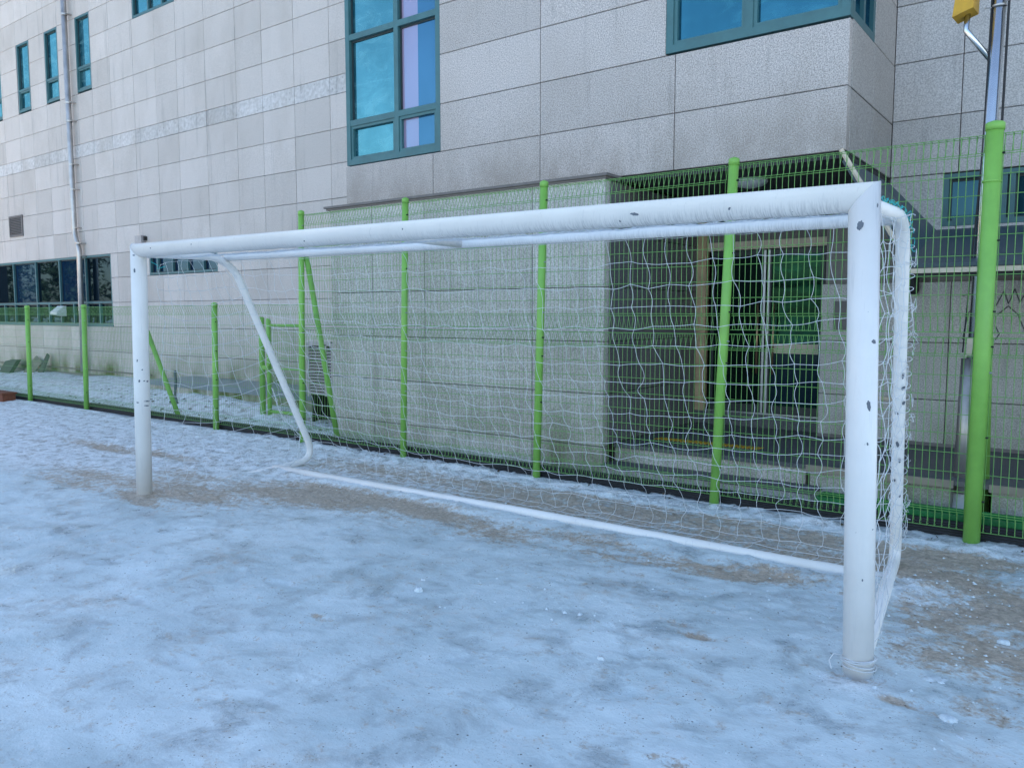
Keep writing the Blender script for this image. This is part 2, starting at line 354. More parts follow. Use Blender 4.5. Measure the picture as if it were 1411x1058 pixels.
# ------------------------------------------------------------------ the building
YA, YB, YD, YP = 8.71, 7.0, 6.75, 9.0
B = thing('office_building', 'grey granite clad building with teal framed windows and recessed glass entrance behind the green fence', 'building', (-7.9, YA, 0))
DP = .094
_pm = {}
def panel_mesh(w, h, mat):
    key = (round(w, 3), round(h, 3), mat.name)
    if key not in _pm:
        c = .004; d = DP
        v = [(0, c, 0), (w, c, 0), (w, c, h), (0, c, h), (c, 0, c), (w-c, 0, c), (w-c, 0, h-c), (c, 0, h-c), (0, d, 0), (w, d, 0), (w, d, h), (0, d, h)]
        f = [(4, 5, 6, 7), (0, 1, 5, 4), (1, 2, 6, 5), (2, 3, 7, 6), (3, 0, 4, 7), (1, 0, 8, 9), (2, 1, 9, 10), (3, 2, 10, 11), (0, 3, 11, 8)]
        me = bpy.data.meshes.new('granite_panel'); me.from_pydata(v, [], f); me.materials.append(mat); _pm[key] = me
    return _pm[key]
NP = [0]
def place_panel(u0, u1, z0, z1, plane, pos, mat, jx=.007):
    """plane 'y': faces -Y at y=pos. plane 'x': faces +X at x=pos, u runs along Y"""
    w = u1-u0-jx; h = z1-z0-jx
    if w < .03 or h < .03: return
    o = bpy.data.objects.new('granite_panel', panel_mesh(w, h, mat)); NP[0] += 1
    j = random.uniform(-.0016, .0016)
    if plane == 'y': link(o, B, (u0+jx/2, pos+j, z0+jx/2))
    else:
        link(o, B, (pos+j, u0+jx/2, z0+jx/2)); o.rotation_euler = (0, 0, math.pi/2)
def clad(xs, zs, holes, plane, pos, mat):
    for i in range(len(xs)-1):
        for k in range(len(zs)-1):
            mt = mat(xs[i], zs[k]) if callable(mat) else mat
            rects = [(xs[i], xs[i+1], zs[k], zs[k+1])]
            for (a, b_, c, d) in holes:
                out = []
                for (x0, x1, z0, z1) in rects:
                    if a >= x1-.02 or b_ <= x0+.02 or c >= z1-.02 or d <= z0+.02: out.append((x0, x1, z0, z1)); continue
                    X0, X1 = max(a, x0), min(b_, x1)
                    if a-x0 > .05: out.append((x0, a, z0, z1))
                    if x1-b_ > .05: out.append((b_, x1, z0, z1))
                    if c-z0 > .05: out.append((X0, X1, z0, c))
                    if z1-d > .05: out.append((X0, X1, d, z1))
                rects = out
            for r_ in rects: place_panel(*r_, plane, pos, mt)

W_low1 = (-24.9, -17.38, 1.36, 2.92); W_low2 = (-15.80, -13.38, 2.41, 2.93); W_up = (-16.09, -14.53, 7.57, 9.15)
W_nar = [(-23.18, -22.50, 6.51, 8.12), (-21.53, -20.87, 6.51, 8.12), (-20.04, -19.38, 6.51, 8.12), (-18.53, -17.87, 6.51, 8.12)]
zsA = [.24, .78, 1.335, 1.863, 2.40, 2.92, 3.47, 4.017, 4.56, 5.10, 5.385, 5.917, 6.473, 7.018, 7.565, 8.11, 8.66, 9.21, 9.76]
xsA = [-24.9, -24.0, -23.18, -22.42, -21.56, -20.85, -20.04, -19.38, -18.53, -17.87, -17.08, -16.14, -15.30, -14.54, -13.59, -12.64, -11.88, -11.02, -10.13, -9.2, -8.3, -7.86]
pale = granite('pale_repair_stone', (.48, .445, .42), (.63, .595, .57), 14, .6)
clad(xsA, zsA, [W_low1, W_low2, W_up]+W_nar, 'y', YA, lambda x, z: pale if abs(z-5.10) < .01 else (M_gran_leftlow if z < 1.3 else M_gran))
W_b1 = (-7.84, -6.245, 3.49, 6.9); W_b2 = (-3.41, -1.77, 4.035, 6.2)
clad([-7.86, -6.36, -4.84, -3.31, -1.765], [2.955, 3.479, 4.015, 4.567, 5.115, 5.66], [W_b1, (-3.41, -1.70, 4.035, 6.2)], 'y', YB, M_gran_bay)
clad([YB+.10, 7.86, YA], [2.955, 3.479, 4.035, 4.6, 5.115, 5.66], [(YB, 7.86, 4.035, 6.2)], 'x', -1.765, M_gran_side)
W_c = (-1.29, .55, 2.45, 2.945)
clad([-1.765, -1.167, .36, 1.9], [2.40, 2.955, 3.50, 4.05, 4.6, 5.15], [W_c], 'y', YA, M_gran_c)
clad([-7.9, -7.14, -6.28, -4.76, -3.9], [0, .29, .814, 1.335, 1.87, 2.40, 2.925], [], 'y', YD, M_gran_low)
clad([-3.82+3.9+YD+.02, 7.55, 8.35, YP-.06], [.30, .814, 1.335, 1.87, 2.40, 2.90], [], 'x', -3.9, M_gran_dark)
clad([-2.39, -1.18, .35, 1.9], [.30, .76, 1.325, 1.92], [], 'y', YA, M_gran_low)
# structural mass behind the stone
T = 11.4
core = MB()
for b_ in ((-24.95, -7.9, YA+.1, 16, -.3, T), (-7.85, -1.87, YB+.1, 16, 2.98, T), (-7.87, -4.02, YD+.1, YP+.2, -.3, 2.91), (-7.87, -4.0, YP+.2, 16, -.3, 2.97),
           (-2.38, 3.4, YA+.1, 16, -.3, 2.97), (-1.86, 3.4, YA+.101, 16, 2.98, T), (-4.0, -2.38, YP+1.2, 16, -.3, 2.97)): core.box(*b_)
core.box(-24.95, -7.87, YA, YA+.1, 9.765, T); core.box(-7.85, -6.25, YB+.0, YB+.1, 6.9, T); core.box(-6.25, -1.87, YB, YB+.1, 6.2, T); core.box(-6.25, -3.42, YB, YB+.1, 5.662, 6.2)
core.box(-1.76, 3.4, YA, YA+.1, 5.152, T); core.box(1.91, 3.4, YA, YA+.1, -.3, 5.15)
core.box(-24.95, -24.93, 8.0, 16, -.3, T)
core.box(-24.92, -7.9, YA+.02, YA+.1, -.3, .238)
core.build('wall_core', M_core, B)
boxes('soffit', M_black, B, (-7.83, -1.78, YB+.03, YB+.12, 2.90, 2.953), (-1.86, -1.78, YB+.12, YA, 2.90, 2.953))
boxes('ceiling', M_ceiling, B, (-3.9, -1.87, YB+.12, YP+1.2, 2.93, 2.975))
lm = MB(); lm.box(-7.96, -3.86, YD-.045, YB, 2.927, 2.953); lm.box(-7.94, -3.88, YD-.02, YB, 2.905, 2.9268); lm.build('wall_ledge', M_ledge, B)

def window(x0, x1, z0, z1, y, xm, zm, mats, fr=M_teal, fw_=.05, sash_below=None, extra=()):
    """frame mesh + one pane object per light. xm, zm: mullion centres"""
    fm = MB(); a, d = y+.006, y+.085
    fm.box(x0, x0+fw_, a, d, z0, z1); fm.box(x1-fw_, x1, a, d, z0, z1); fm.box(x0+fw_, x1-fw_, a, d, z0, z0+fw_); fm.box(x0+fw_, x1-fw_, a, d, z1-fw_, z1)
    for x in xm: fm.box(x-fw_*.5, x+fw_*.5, a+.004, d, z0+fw_, z1-fw_)
    gk = MB(); xe = [x0]+list(xm)+[x1]; ze = [z0]+list(zm)+[z1]
    for i in range(len(xe)-1):
        for z in zm: fm.box(xe[i]+fw_*(1 if i == 0 else .5), xe[i+1]-fw_*(1 if i == len(xe)-2 else .5), a+.003, d, z-fw_*.5, z+fw_*.5)
    for (ex0, ex1, ez0, ez1) in extra: fm.box(ex0, ex1, a+.008, d, ez0, ez1)
    F = fm.build('window', fr, B, loc=((x0+x1)/2, y, z0))
    for i in range(len(xe)-1):
        for k in range(len(ze)-1):
            mt = mats(i, k) if callable(mats) else mats
            e0 = fw_*(1 if i == 0 else .5); e1 = fw_*(1 if i == len(xe)-2 else .5); g0 = fw_*(1 if k == 0 else .5); g1 = fw_*(1 if k == len(ze)-2 else .5)
            X0, X1, Z0, Z1 = xe[i]+e0, xe[i+1]-e1, ze[k]+g0, ze[k+1]-g1
            yy = y+.062
            if sash_below is not None and ze[k+1] <= sash_below+.01:
                s = MB(); w = .035
                s.box(X0, X0+w, y+.022, yy, Z0, Z1); s.box(X1-w, X1, y+.022, yy, Z0, Z1); s.box(X0+w, X1-w, y+.022, yy, Z0, Z0+w); s.box(X0+w, X1-w, y+.022, yy, Z1-w, Z1)
                s.build('sash', fr, F)
            gq = .022; gk.box(X0, X0+gq, yy-.012, yy+.001, Z0, Z1); gk.box(X1-gq, X1, yy-.012, yy+.001, Z0, Z1); gk.box(X0+gq, X1-gq, yy-.012, yy+.001, Z0, Z0+gq*.7); gk.box(X0+gq, X1-gq, yy-.012, yy+.001, Z1-gq, Z1)
            pm = MB(); pm.box(X0, X1, yy+.002, yy+.010, Z0, Z1); po = pm.build('pane', mt, F)
    gk.build('gasket', M_gasket, F)
    return F
for w in W_nar: window(*w, YA, [], [7.02], M_g_sky, sash_below=7.03)
window(*W_up, YA, [-15.5, -14.99], [8.1], M_g_sky)
window(*W_low1, YA, [-23.7, -22.4, -21.12, -19.86, -18.58], [1.87], lambda i, k: M_g_dark if (i % 2 == 0 or k == 0) else M_g_darkb, M_teal_pale, .045,
       extra=[(x-.025, x+.025, 1.4, 1.85) for x in (-24.3, -23.05, -21.76, -20.49, -19.22, -17.99)]) if False else None
M_g_darkb = glass('glass_dark_blue', (.14, .22, .30), (.008, .030, .07), .4, .02)
window(*W_low1, YA, [-23.7, -22.4, -21.12, -19.86, -18.58], [1.87], lambda i, k: M_g_darkb if (i % 2 == 0 and k == 1) else M_g_dark, M_teal_pale, .045,
       extra=[(x-.025, x+.025, 1.405, 1.847) for x in (-24.3, -23.05, -21.76, -20.49, -19.22, -17.99)])
window(*W_low2, YA, [-15.50, -14.95, -14.41, -13.87], [], M_g_darkb, M_teal_pale, .045)
window(*W_b1, YB, [-6.954], [4.01, 5.06, 6.1], lambda i, k: M_g_sky if i == 0 else M_g_lilac, M_teal_pale, .07, sash_below=4.02)
window(*W_b2, YB, [-2.62], [5.3], M_g_blue, M_teal_pale, .07, sash_below=5.32)
window(*W_c, YA, [-.72], [], M_g_teal, M_teal, .05, extra=[(-.80, -.76, 2.50, 2.895), (-1.20, -.80, 2.50, 2.52)])
# the bay window turns the corner
sw = MB()
for b_ in ((-1.84, -1.77, YB+.09, YB+.16, 4.04, 6.2), (-1.84, -1.77, 7.79, 7.86, 4.04, 6.2), (-1.84, -1.77, YB+.16, 7.79, 4.04, 4.11), (-1.84, -1.77, 7.44, 7.50, 4.11, 6.2)): sw.box(*b_)
F = sw.build('window', M_teal, B, loc=(-1.8, 7.43, 4.04))
for (a_, b_) in ((YB+.16, 7.44), (7.50, 7.79)): boxes('pane', M_g_blue, F, (-1.815, -1.805, a_, b_, 4.11, 6.2))
# stone sill strips beneath the windows
boxes('window_sill', M_teal_pale, B, (-24.9, -17.36, YA-.015, YA-.002, 1.335, 1.362))
# entrance
M_nosing = simple('nosing_stone', (.30, .26, .20), .7)
M_doorframe = simple('door_frame_dark', (.035, .04, .04), .5)
M_g_film = glass('door_film', (.05, .08, .10), (.004, .014, .020), .15, .1)
fl = MB(); fl.box(-3.895, 3.3, 6.965, YA+.3, .262, .30); fl.box(-4.3, -2.38, YA+.3, YP-.04, .17, .30)
fl.build('porch_floor', M_floor, B)
boxes('step_riser', M_gran_low, B, (-3.895, -2.0, 6.985, 7.10, -.1, .261))
boxes('step', M_floor, B, (-3.895, -1.86, 6.70, 6.983, .098, .125))
boxes('step_riser', M_gran_low, B, (-3.89, -1.88, 6.72, 6.98, -.1, .097))
boxes('nosing', M_nosing, B, (-1.99, -.86, 6.945, 6.963, .245, .304), (-.62, 3.3, 6.945, 6.963, .245, .304))
boxes('plinth_block', M_gran_low, B, (-1.96, -.88, 6.975, 7.3, -.1, .261), (-.60, 3.3, 6.985, 7.3, -.1, .261))
boxes('skirting', M_ledge, B, (-2.39, 1.9, YA-.012, YA-.001, .301, .335))
boxes('door_sill', M_floor, B, (-4.2, -2.30, YP-.04, YP+.3, .17, .45))
boxes('door_post', M_wood, B, (-3.90, -3.79, YP-.05, YP+.05, .452, 2.9))
hd = MB(); hd.box(-3.78, -2.36, YP-.02, YP+.04, 2.345, 2.44); hd.build('door_head', M_beige, B)
boxes('door_head', M_ledge, B, (-3.78, -2.36, YP-.0, YP+.04, 2.442, 2.52))
boxes('transom_glass', M_g_blue, B, (-3.78, -2.36, YP+.01, YP+.03, 2.54, 2.92))
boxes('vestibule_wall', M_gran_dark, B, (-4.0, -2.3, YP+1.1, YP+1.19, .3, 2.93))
for (x0, x1, hx_, gm) in ((-3.74, -3.09, -3.155, M_g_door), (-3.065, -2.44, -2.97, M_g_doorg)):
    dm = MB(); a, d = YP, YP+.045; s = .04
    dm.box(x0, x0+s, a, d, .47, 2.335); dm.box(x1-s, x1, a, d, .47, 2.335); dm.box(x0+s, x1-s, a, d, .47, .56); dm.box(x0+s, x1-s, a, d, 2.275, 2.335)
    dd = dm.build('door', M_doorframe, B, loc=((x0+x1)/2, YP, .46))
    xs_ = x1 if x0 < -3.5 else x0; boxes('stile', M_alu, dd, (xs_-.022*(x0 < -3.5)-.001, xs_+.022*(x0 > -3.5)+.001, YP-.006, YP-.001, .47, 2.33))
    boxes('pane', gm, dd, (x0+s, x1-s, YP+.018, YP+.026, .56, 2.275))
    if gm is M_g_doorg:
        boxes('sign_strip', M_beige, dd, (x0+s+.01, x1-s-.01, YP+.012, YP+.016, 1.16, 1.27)); boxes('film', M_g_film, dd, (x0+s+.01, x1-s-.01, YP+.012, YP+.016, .58, 1.155))
    hm = MB(); hm.tube([(hx_, YP-.055, .92), (hx_, YP-.055, 1.72)], .012, 8); hm.tube([(hx_, YP-.055, 1.0), (hx_, YP+.005, 1.0)], .009, 6); hm.tube([(hx_, YP-.055, 1.64), (hx_, YP+.005, 1.64)], .009, 6)
    hm.build('handle', M_bronze, dd, smooth=True)
boxes('door_sill_plate', M_alu, B, (-3.78, -2.38, YP-.03, YP+.045, .452, .468))
tb = MB()
for i in range(26):
    x = -3.70+i*.043; tb.prism([(x, 7.46, .3), (x+.020, 7.46, .3), (x+.045, 7.60, .3), (x+.025, 7.60, .3)], (0, 0, .006))
tag(tb.build('tactile_strip', M_tact, B), 'yellow ribbed tactile strip on the porch floor')
dl = MB(); dl.tube([(-2.86, 7.8, 2.93), (-2.86, 7.8, 2.90), (-2.86, 7.8, 2.87), (-2.86, 7.8, 2.85)], [.17, .17, .13, .05], 20); dl.build('ceiling_lamp', M_white, B, smooth=True)
# lean-to roof at the right of the entrance
cr = MB(); W0, W1, W2 = (-1.79, 8.70, 2.93), (-1.33, 8.70, 2.42), (3.3, 8.70, 2.42); F0, F1, F2 = (-1.78, 7.03, 2.90), (-1.25, 7.0, 2.0), (3.3, 7.0, 2.0)
cr.prism([F0, F1, W1, W0], (-.02, 0, -.03)); cr.prism([F1, F2, W2, W1], (0, .004, -.03)); cr.build('canopy_roof', M_slate, B)
boxes('canopy_beam', M_beige, B, (-1.25, 3.3, 6.97, 7.03, 1.925, 1.962)); boxes('canopy_beam', M_black, B, (-1.24, 3.3, 7.0, 7.06, 1.895, 1.924))
rb = MB(); rb.tube([(-1.80, 6.99, 2.96), (-1.24, 6.96, 1.99)], .02, 6); rb.build('canopy_stay', M_beige, B)
boxes('canopy_post', M_gran_dark, B, (-1.21, -1.16, 6.98+.1, 7.2, .30, .302)) if False else None
pp = MB(); pp.tube([(-1.5, YA-.06, 2.05), (-1.5, YA-.06, 1.83), (-1.5, YA-.06, 1.80)], [.05, .05, .035], 12); pp.build('outdoor_speaker', M_black, B, smooth=True)
boxes('wall_plate', M_ledge, B, (-2.26, -2.09, YA-.01, YA-.001, 1.44, 1.74))
boxes('rail_strip', M_beige, B, (-1.80, -1.60, YA-.03, YA-.002, .735, .765))
# spray scribbles on the stone
gf = MB()
def scr(pts, r=.0045):
    p = np.array(pts, float); t = np.linspace(0, len(p)-1, (len(p)-1)*6+1); i = np.clip(t.astype(int), 0, len(p)-2); f = (t-i)[:, None]; f = f*f*(3-2*f)
    x = p[i]*(1-f)+p[i+1]*f; gf.tube([(a, YA-.0045, b_) for a, b_ in x], r, 4)
scr([(-1.08, 1.78), (-.99, 1.80), (-.93, 1.84), (-.90, 1.80)]); scr([(-.90, 1.84), (-.95, 1.72), (-1.02, 1.62), (-1.05, 1.45), (-1.06, 1.36)]); scr([(-.93, 1.70), (-.98, 1.60), (-.97, 1.40), (-.94, 1.33)])
scr([(-.80, 1.68), (-.74, 1.82), (-.70, 1.70), (-.655, 1.84), (-.61, 1.71), (-.55, 1.84), (-.50, 1.72), (-.44, 1.76)]); scr([(-.78, 1.60), (-.70, 1.68), (-.62, 1.60), (-.56, 1.45), (-.53, 1.36)]); scr([(-.80, 1.5), (-.76, 1.42), (-.79, 1.36)])
gf.build('graffiti', M_graf, B)
# wall vents with slats
def vent(name, x0, x1, z0, z1, y, ns, frm, label=None):
    m = MB(); t = .04
    m.box(x0, x0+t, y-.03, y-.001, z0, z1); m.box(x1-t, x1, y-.03, y-.001, z0, z1); m.box(x0+t, x1-t, y-.03, y-.001, z0, z0+t); m.box(x0+t, x1-t, y-.03, y-.001, z1-t, z1)
    o = m.build(name, frm, B, loc=((x0+x1)/2, y, z0)); boxes('vent_back', M_black, o, (x0+t, x1-t, y-.006, y-.0015, z0+t, z1-t))
    for i in range(ns):
        z = z0+t+(i+.5)*(z1-z0-2*t)/ns; s = MB(); s.prism([(x0+t, y-.028, z-.012), (x0+t, y-.008, z+.010), (x0+t, y-.008, z+.016), (x0+t, y-.028, z-.006)], (x1-x0-2*t, 0, 0)); s.build('slat', frm, o)
vent('wall_vent', -22.40, -21.64, 3.55, 4.07, YA, 11, M_ledge)
# stainless downpipe with brackets
px = -18.74; dp = MB()
dp.tube([(px-.02, YA-.11, 12.5), (px, YA-.11, 3.50), (px+.02, YA-.11, 3.36), (px+.16, YA-.11, 3.08), (px+.18, YA-.11, 2.95), (px+.12, YA-.11, .3)], .058, 14)
P_ = dp.build('downpipe', M_steel_b, B, smooth=True)
for z in (8.2, 6.3, 5.9, 4.95, 4.4, 3.55, 3.2, 2.92):
    o_ = .0 if z > 3.3 else .16
    bm_ = MB(); bm_.tube([(px+o_, YA-.11, z-.02), (px+o_, YA-.11, z+.02)], .066, 14); bm_.box(px+o_+.05, px+o_+.13, YA-.12, YA-.001, z-.008, z+.008); bm_.build('pipe_bracket', M_steel_b, P_)
boxes('junction_box', M_grey, B, (-16.15, -15.9, YA-.10, YA-.001, 3.06, 3.22)); boxes('cable_gland', M_black, B, (-15.88, -15.84, YA-.06, YA-.001, 3.12, 3.20))
hv = MB(); hv.prism([(-19.9, YA-.001, 1.56), (-19.9, YA-.22, 1.60), (-19.9, YA-.22, 1.66), (-19.9, YA-.05, 1.80), (-19.9, YA-.001, 1.80)], (.34, 0, 0)); hv.build('exhaust_hood', M_white, B)
# dirt ledges running along the wall foot
boxes('base_ledge', M_ledge, B, (-24.9, -15.85, YA-.03, YA-.001, .325, .35))
tag(boxes('granite_slab', simple('wet_slab', (.20, .24, .27), .3), B, (-14.3, -8.0, 7.72, YA-.04, .30, .395)))
boxes('slab_kerb', M_gran_leftlow, B, (-14.28, -8.02, 7.74, YA-.06, -.1, .299))
print('granite panels', NP[0])

# ------------------------------------------------------------------ fences
def wire_panel(name, x0, x1, zb, zt, y, parent, step=.0465, rows=8, r=.0024, sk=None):
    """welded mesh panel whose top and bottom 13 cm are rolled into a triangular fold"""
    m = MB(); fo, fh = .055, .13
    n = max(2, int(round((x1-x0)/step)))
    for i in range(n+1):
        x = x0+(x1-x0)*i/n
        m.tube([(x+.004, y+fo*.9, zt-.004), (x, y, zt-fh-.004), (x, y, zb+fh+.004), (x+.004, y+fo*.9, zb+.004)], r, 4, False)
        m.tube([(x+.006, y+fo*.9, zt-.002), (x+.006, y-fo*.35, zt), (x+.006, y+.005, zt-fh+.012)], r, 4, False)
        m.tube([(x+.006, y+fo*.9, zb+.002), (x+.006, y-fo*.35, zb), (x+.006, y+.005, zb+fh-.012)], r, 4, False)
    zs = [zt-.003, zt-fh+.012, zt-fh-.004, zb+fh+.004, zb+fh-.012, zb+.003]+[zb+fh+(zt-zb-2*fh)*(k+1)/rows for k in range(rows-1)]
    for z in zs:
        yy = y-fo*.35-.004 if (z > zt-.02 or z < zb+.02) else y-.005
        m.tube([(x0-.01, yy, z), ((x0+x1)/2, yy, z+random.uniform(-.003, .003)), (x1+.01, yy, z)], r*1.05, 4, False)
        if z > zt-.02 or z < zb+.02: m.tube([(x0, y+fo*.9, z), (x1, y+fo*.9, z)], r, 4, False)
    return m.build(name, M_green_d, parent)
def post(xb, xt, y, h, r, parent, cap=True):
    m = MB(); m.tube([(xb, y, -.05), (xt, y, h)], r, 20); o = m.build('fence_post', M_green, parent, smooth=True)
    c = MB(); t = (xt-xb)/h
    c.tube([(xt-t*.05, y, h-.045), (xt, y, h), (xt, y, h+.008), (xt, y, h+.018)], [r*1.09, r*1.09, r*.9, r*.3], 20); c.build('post_cap', M_green, o, smooth=True)
    return o
def clips(o, xb, xt, y, h, r, zs):
    for z in zs:
        x = xb+(xt-xb)*z/h+r; m = MB(); m.tube([(x-.004, y-.012, z), (x+.014, y-.012, z)], .007, 6); m.build('clip_bolt', M_alu if random.random() < .4 else M_black, o)
YF = 6.31
TF = thing('tall_mesh_fence', 'tall bright green two tier welded mesh fence between goal and building', 'fence', (-4.4, YF, 0))
tp = [(-7.983, -7.905, .036), (-6.221, -6.141, .036), (-4.396, -4.314, .038), (-2.557, -2.451, .040), (-.653, -.638, .054), (1.22, 1.26, .038)]
for xb, xt, r in tp:
    h = 2.88 if r > .05 else 2.85
    o = post(xb, xt, YF, h, r, TF); clips(o, xb, xt, YF, h, r, (.3, .75, 1.2, 1.38, 1.62, 2.1, 2.68))
for (a, b_) in zip(tp[:-1], tp[1:]):
    f = lambda p, z: p[0]+(p[1]-p[0])*z/2.85
    wire_panel('mesh_panel', f(a, 2.1)+a[2]+.005, f(b_, 2.1)-b_[2]-.005, 1.472, 2.81, YF+.01, TF)
    wire_panel('mesh_panel', f(a, .7)+a[2]+.005, f(b_, .7)-b_[2]-.005, .08, 1.441, YF+.01, TF)
ring = MB(); ring.tube([(-.641, YF, 2.49), (-.641, YF, 2.505)], .057, 20); ring.build('post_band', M_green, TF, smooth=True)
for (p0, p1, r) in (((-.655, YF+.05, 2.35), (-.69, 7.36, .0), .042), ((-7.90, YF+.05, 2.38), (-7.60, 6.56, 0), .034)):
    m = MB(); m.tube([p0, p1], r, 16); m.build('brace', M_green, TF, smooth=True)
LF = thing('low_mesh_fence', 'chest high green welded mesh fence along the snowy yard at the left', 'fence', (-13.6, YF, 0))
lp = [(-19.6, -19.5), (-17.70, -17.60), (-15.772, -15.70), (-13.621, -13.55), (-11.72, -11.64), (-9.857, -9.80)]
for xb, xt in lp:
    o = post(xb, xt, YF, 1.75, .040, LF); clips(o, xb, xt, YF, 1.75, .04, (.3, .7, 1.1, 1.5))
for a, b_ in zip(lp, lp[1:]+[(-7.983, -7.93)]):
    wire_panel('mesh_panel', a[1]+.03, b_[0]-.045, .08, 1.725, YF+.01, LF, .0465, 10, .0018)
m = MB(); m.tube([(-11.66, YF+.04, 1.35), (-11.08, 6.50, 0)], .035, 14); m.build('brace', M_green, LF, smooth=True)
# gate in the yard behind the fence
GT = thing('yard_gate', 'small green framed mesh gate standing in the snowy yard behind the goal', 'gate', (-9.6, 7.3, 0))
for x, h, r in ((-10.15, 1.55, .045), (-9.98, 1.53, .035), (-9.20, 1.50, .04)):
    m = MB(); m.tube([(x, 7.3, 0), (x+.02, 7.3, h), (x+.02, 7.3, h+.015)], [r, r, r*.5], 14); m.build('gate_post', M_green, GT, smooth=True)
m = MB(); m.tube([(-9.95, 7.3, 1.44), (-9.2, 7.3, 1.44)], .022, 8); m.tube([(-9.95, 7.3, .15), (-9.2, 7.3, .15)], .024, 8); m.tube([(-9.95, 7.3, .80), (-9.2, 7.3, .80)], .012, 8); m.build('gate_frame', M_green, GT, smooth=True)
m = MB()
for i in range(17): m.tube([(-9.94+i*.046, 7.3, .16), (-9.94+i*.046, 7.3, 1.43)], .0026, 4, False)
for k in range(10): m.tube([(-9.95, 7.3, .25+k*.12), (-9.2, 7.3, .25+k*.12)], .0026, 4, False)
m.build('gate_mesh', M_green_d, GT)
boxes('latch', M_green, GT, (-10.08, -9.93, 7.25, 7.28, .78, .84))
m = MB(); m.tube([(-8.615, 7.55, .1), (-8.61, 7.55, 1.57), (-8.61, 7.55, 1.585)], [.045, .045, .02], 14)
tag(m.build('steel_post', M_green, None, (-8.615, 7.55, 0), smooth=True), 'short green steel post standing behind the louvred unit', 'post')
AC = thing('air_conditioner', 'grey louvred outdoor air unit behind the fence brace', 'air conditioner', (-8.84, 7.4, .3))
boxes('housing', M_grey, AC, (-9.08, -8.60, 7.36, 7.72, .45, 1.16)); boxes('stile', M_grey, AC, (-9.12, -9.08, 7.32, 7.72, .43, 1.20), (-8.60, -8.56, 7.32, 7.72, .43, 1.20), (-8.74, -8.70, 7.32, 7.36, .45, 1.18), (-9.08, -8.60, 7.32, 7.359, 1.161, 1.22))
boxes('louvre_back', M_black, AC, (-9.08, -8.741, 7.352, 7.359, .45, 1.16), (-8.699, -8.60, 7.352, 7.359, .45, 1.16))
for k in range(15):
    for (xa, xb_) in ((-9.078, -8.742), (-8.698, -8.602)):
        z = .48+k*.045; s = MB(); s.prism([(xa, 7.322, z-.012), (xa, 7.345, z+.010), (xa, 7.345, z+.016), (xa, 7.322, z-.004)], (xb_-xa, 0, 0)); s.build('louvre', M_grey, AC)
for a_ in (-9.08, -8.64): boxes('stand', M_black, AC, (a_, a_+.04, 7.36, 7.7, -.02, .448))
# kerb strip below the fence: black ribbed rubber
KB = thing('ribbed_kerb_strip', 'black ribbed rubber strip lying under the green fence', 'kerb strip', (-6, 6.42, 0))
m = MB(); m.box(-20, 2.2, 6.375, 6.42, -.05, .112); m.build('strip_back', M_rubber, KB)
for k in range(6):
    m = MB(); n_ = 90; xs = np.linspace(-20, 2.2, n_); z = .004+k*.0205
    m.tube([(x, 6.366, z+random.uniform(-.003, .003)) for x in xs], .0065, 5, True); m.build('rib', M_rubber, KB)
tr = MB(); tr.box(-1.75, 2.2, 6.44, 6.455, -.05, .15); tr.box(-1.75, 2.2, 6.455, 6.66, .05, .10); tr.box(-1.75, 2.2, 6.66, 6.675, -.05, .15); tr.box(-1.765, -1.75, 6.44, 6.675, -.05, .15)
tag(tr.build('green_trough', M_trough, None, (0, 6.55, 0)), 'dark green painted trough on the ground behind the tall fence at right', 'trough')

# ------------------------------------------------------------------ steel pole with yellow housing
PL = thing('steel_pole', 'stainless steel pole rising behind the thick green fence post', 'pole', (-.82, 7.2, 0))
m = MB(); m.tube([(-.815, 7.2, 0), (-.728, 7.2, 4.9)], .050, 24); m.build('shaft', M_steel, PL, smooth=True)
m = MB(); m.tube([(-.835, 7.2, 0), (-.815, 7.2, 1.25)], .066, 20); m.build('sleeve', M_steel_b, PL, smooth=True)
m = MB(); m.tube([(-.83, 7.2, -.02), (-.83, 7.2, .05), (-.83, 7.2, .10), (-.83, 7.2, .16), (-.83, 7.2, .17)], [.13, .12, .085, .08, .06], 20); m.build('base_collar', M_white, PL, smooth=True)
m = MB(); m.tube([(-.765, 7.19, 3.52), (-.955, 7.19, 3.79), (-.95, 7.19, 3.93)], .022, 14); m.build('side_arm', M_steel, PL, smooth=True)
m = MB(); m.prism([(-1.045, 7.10, 3.885), (-.905, 7.10, 3.93), (-.895, 7.10, 4.35), (-.99, 7.10, 4.35)], (.02, .16, -.01)); hb = m.build('yellow_housing', M_yellow, PL)
m = MB(); m.tube([(-.868, 7.17, 1.3), (-.80, 7.17, 2.9), (-.782, 7.17, 4.9)], .006, 6); m.tube([(-.685, 7.17, 2.6), (-.672, 7.17, 4.9)], .010, 6); m.build('cable', M_black, PL)
for z in (3.93,):
    m = MB(); m.tube([(-.745, 7.2, z-.006), (-.745, 7.2, z+.006)], .054, 20); m.tube([(-.70, 7.17, z+.02), (-.66, 7.15, z+.02)], .006, 6); m.tube([(-.79, 7.17, z-.01), (-.83, 7.15, z-.01)], .006, 6); m.build('clamp', M_steel_b, PL)
m = MB(); m.box(-.83, -.79, 7.08, 7.11, 1.28, 1.42); m.build('switch_box', M_beige, PL)

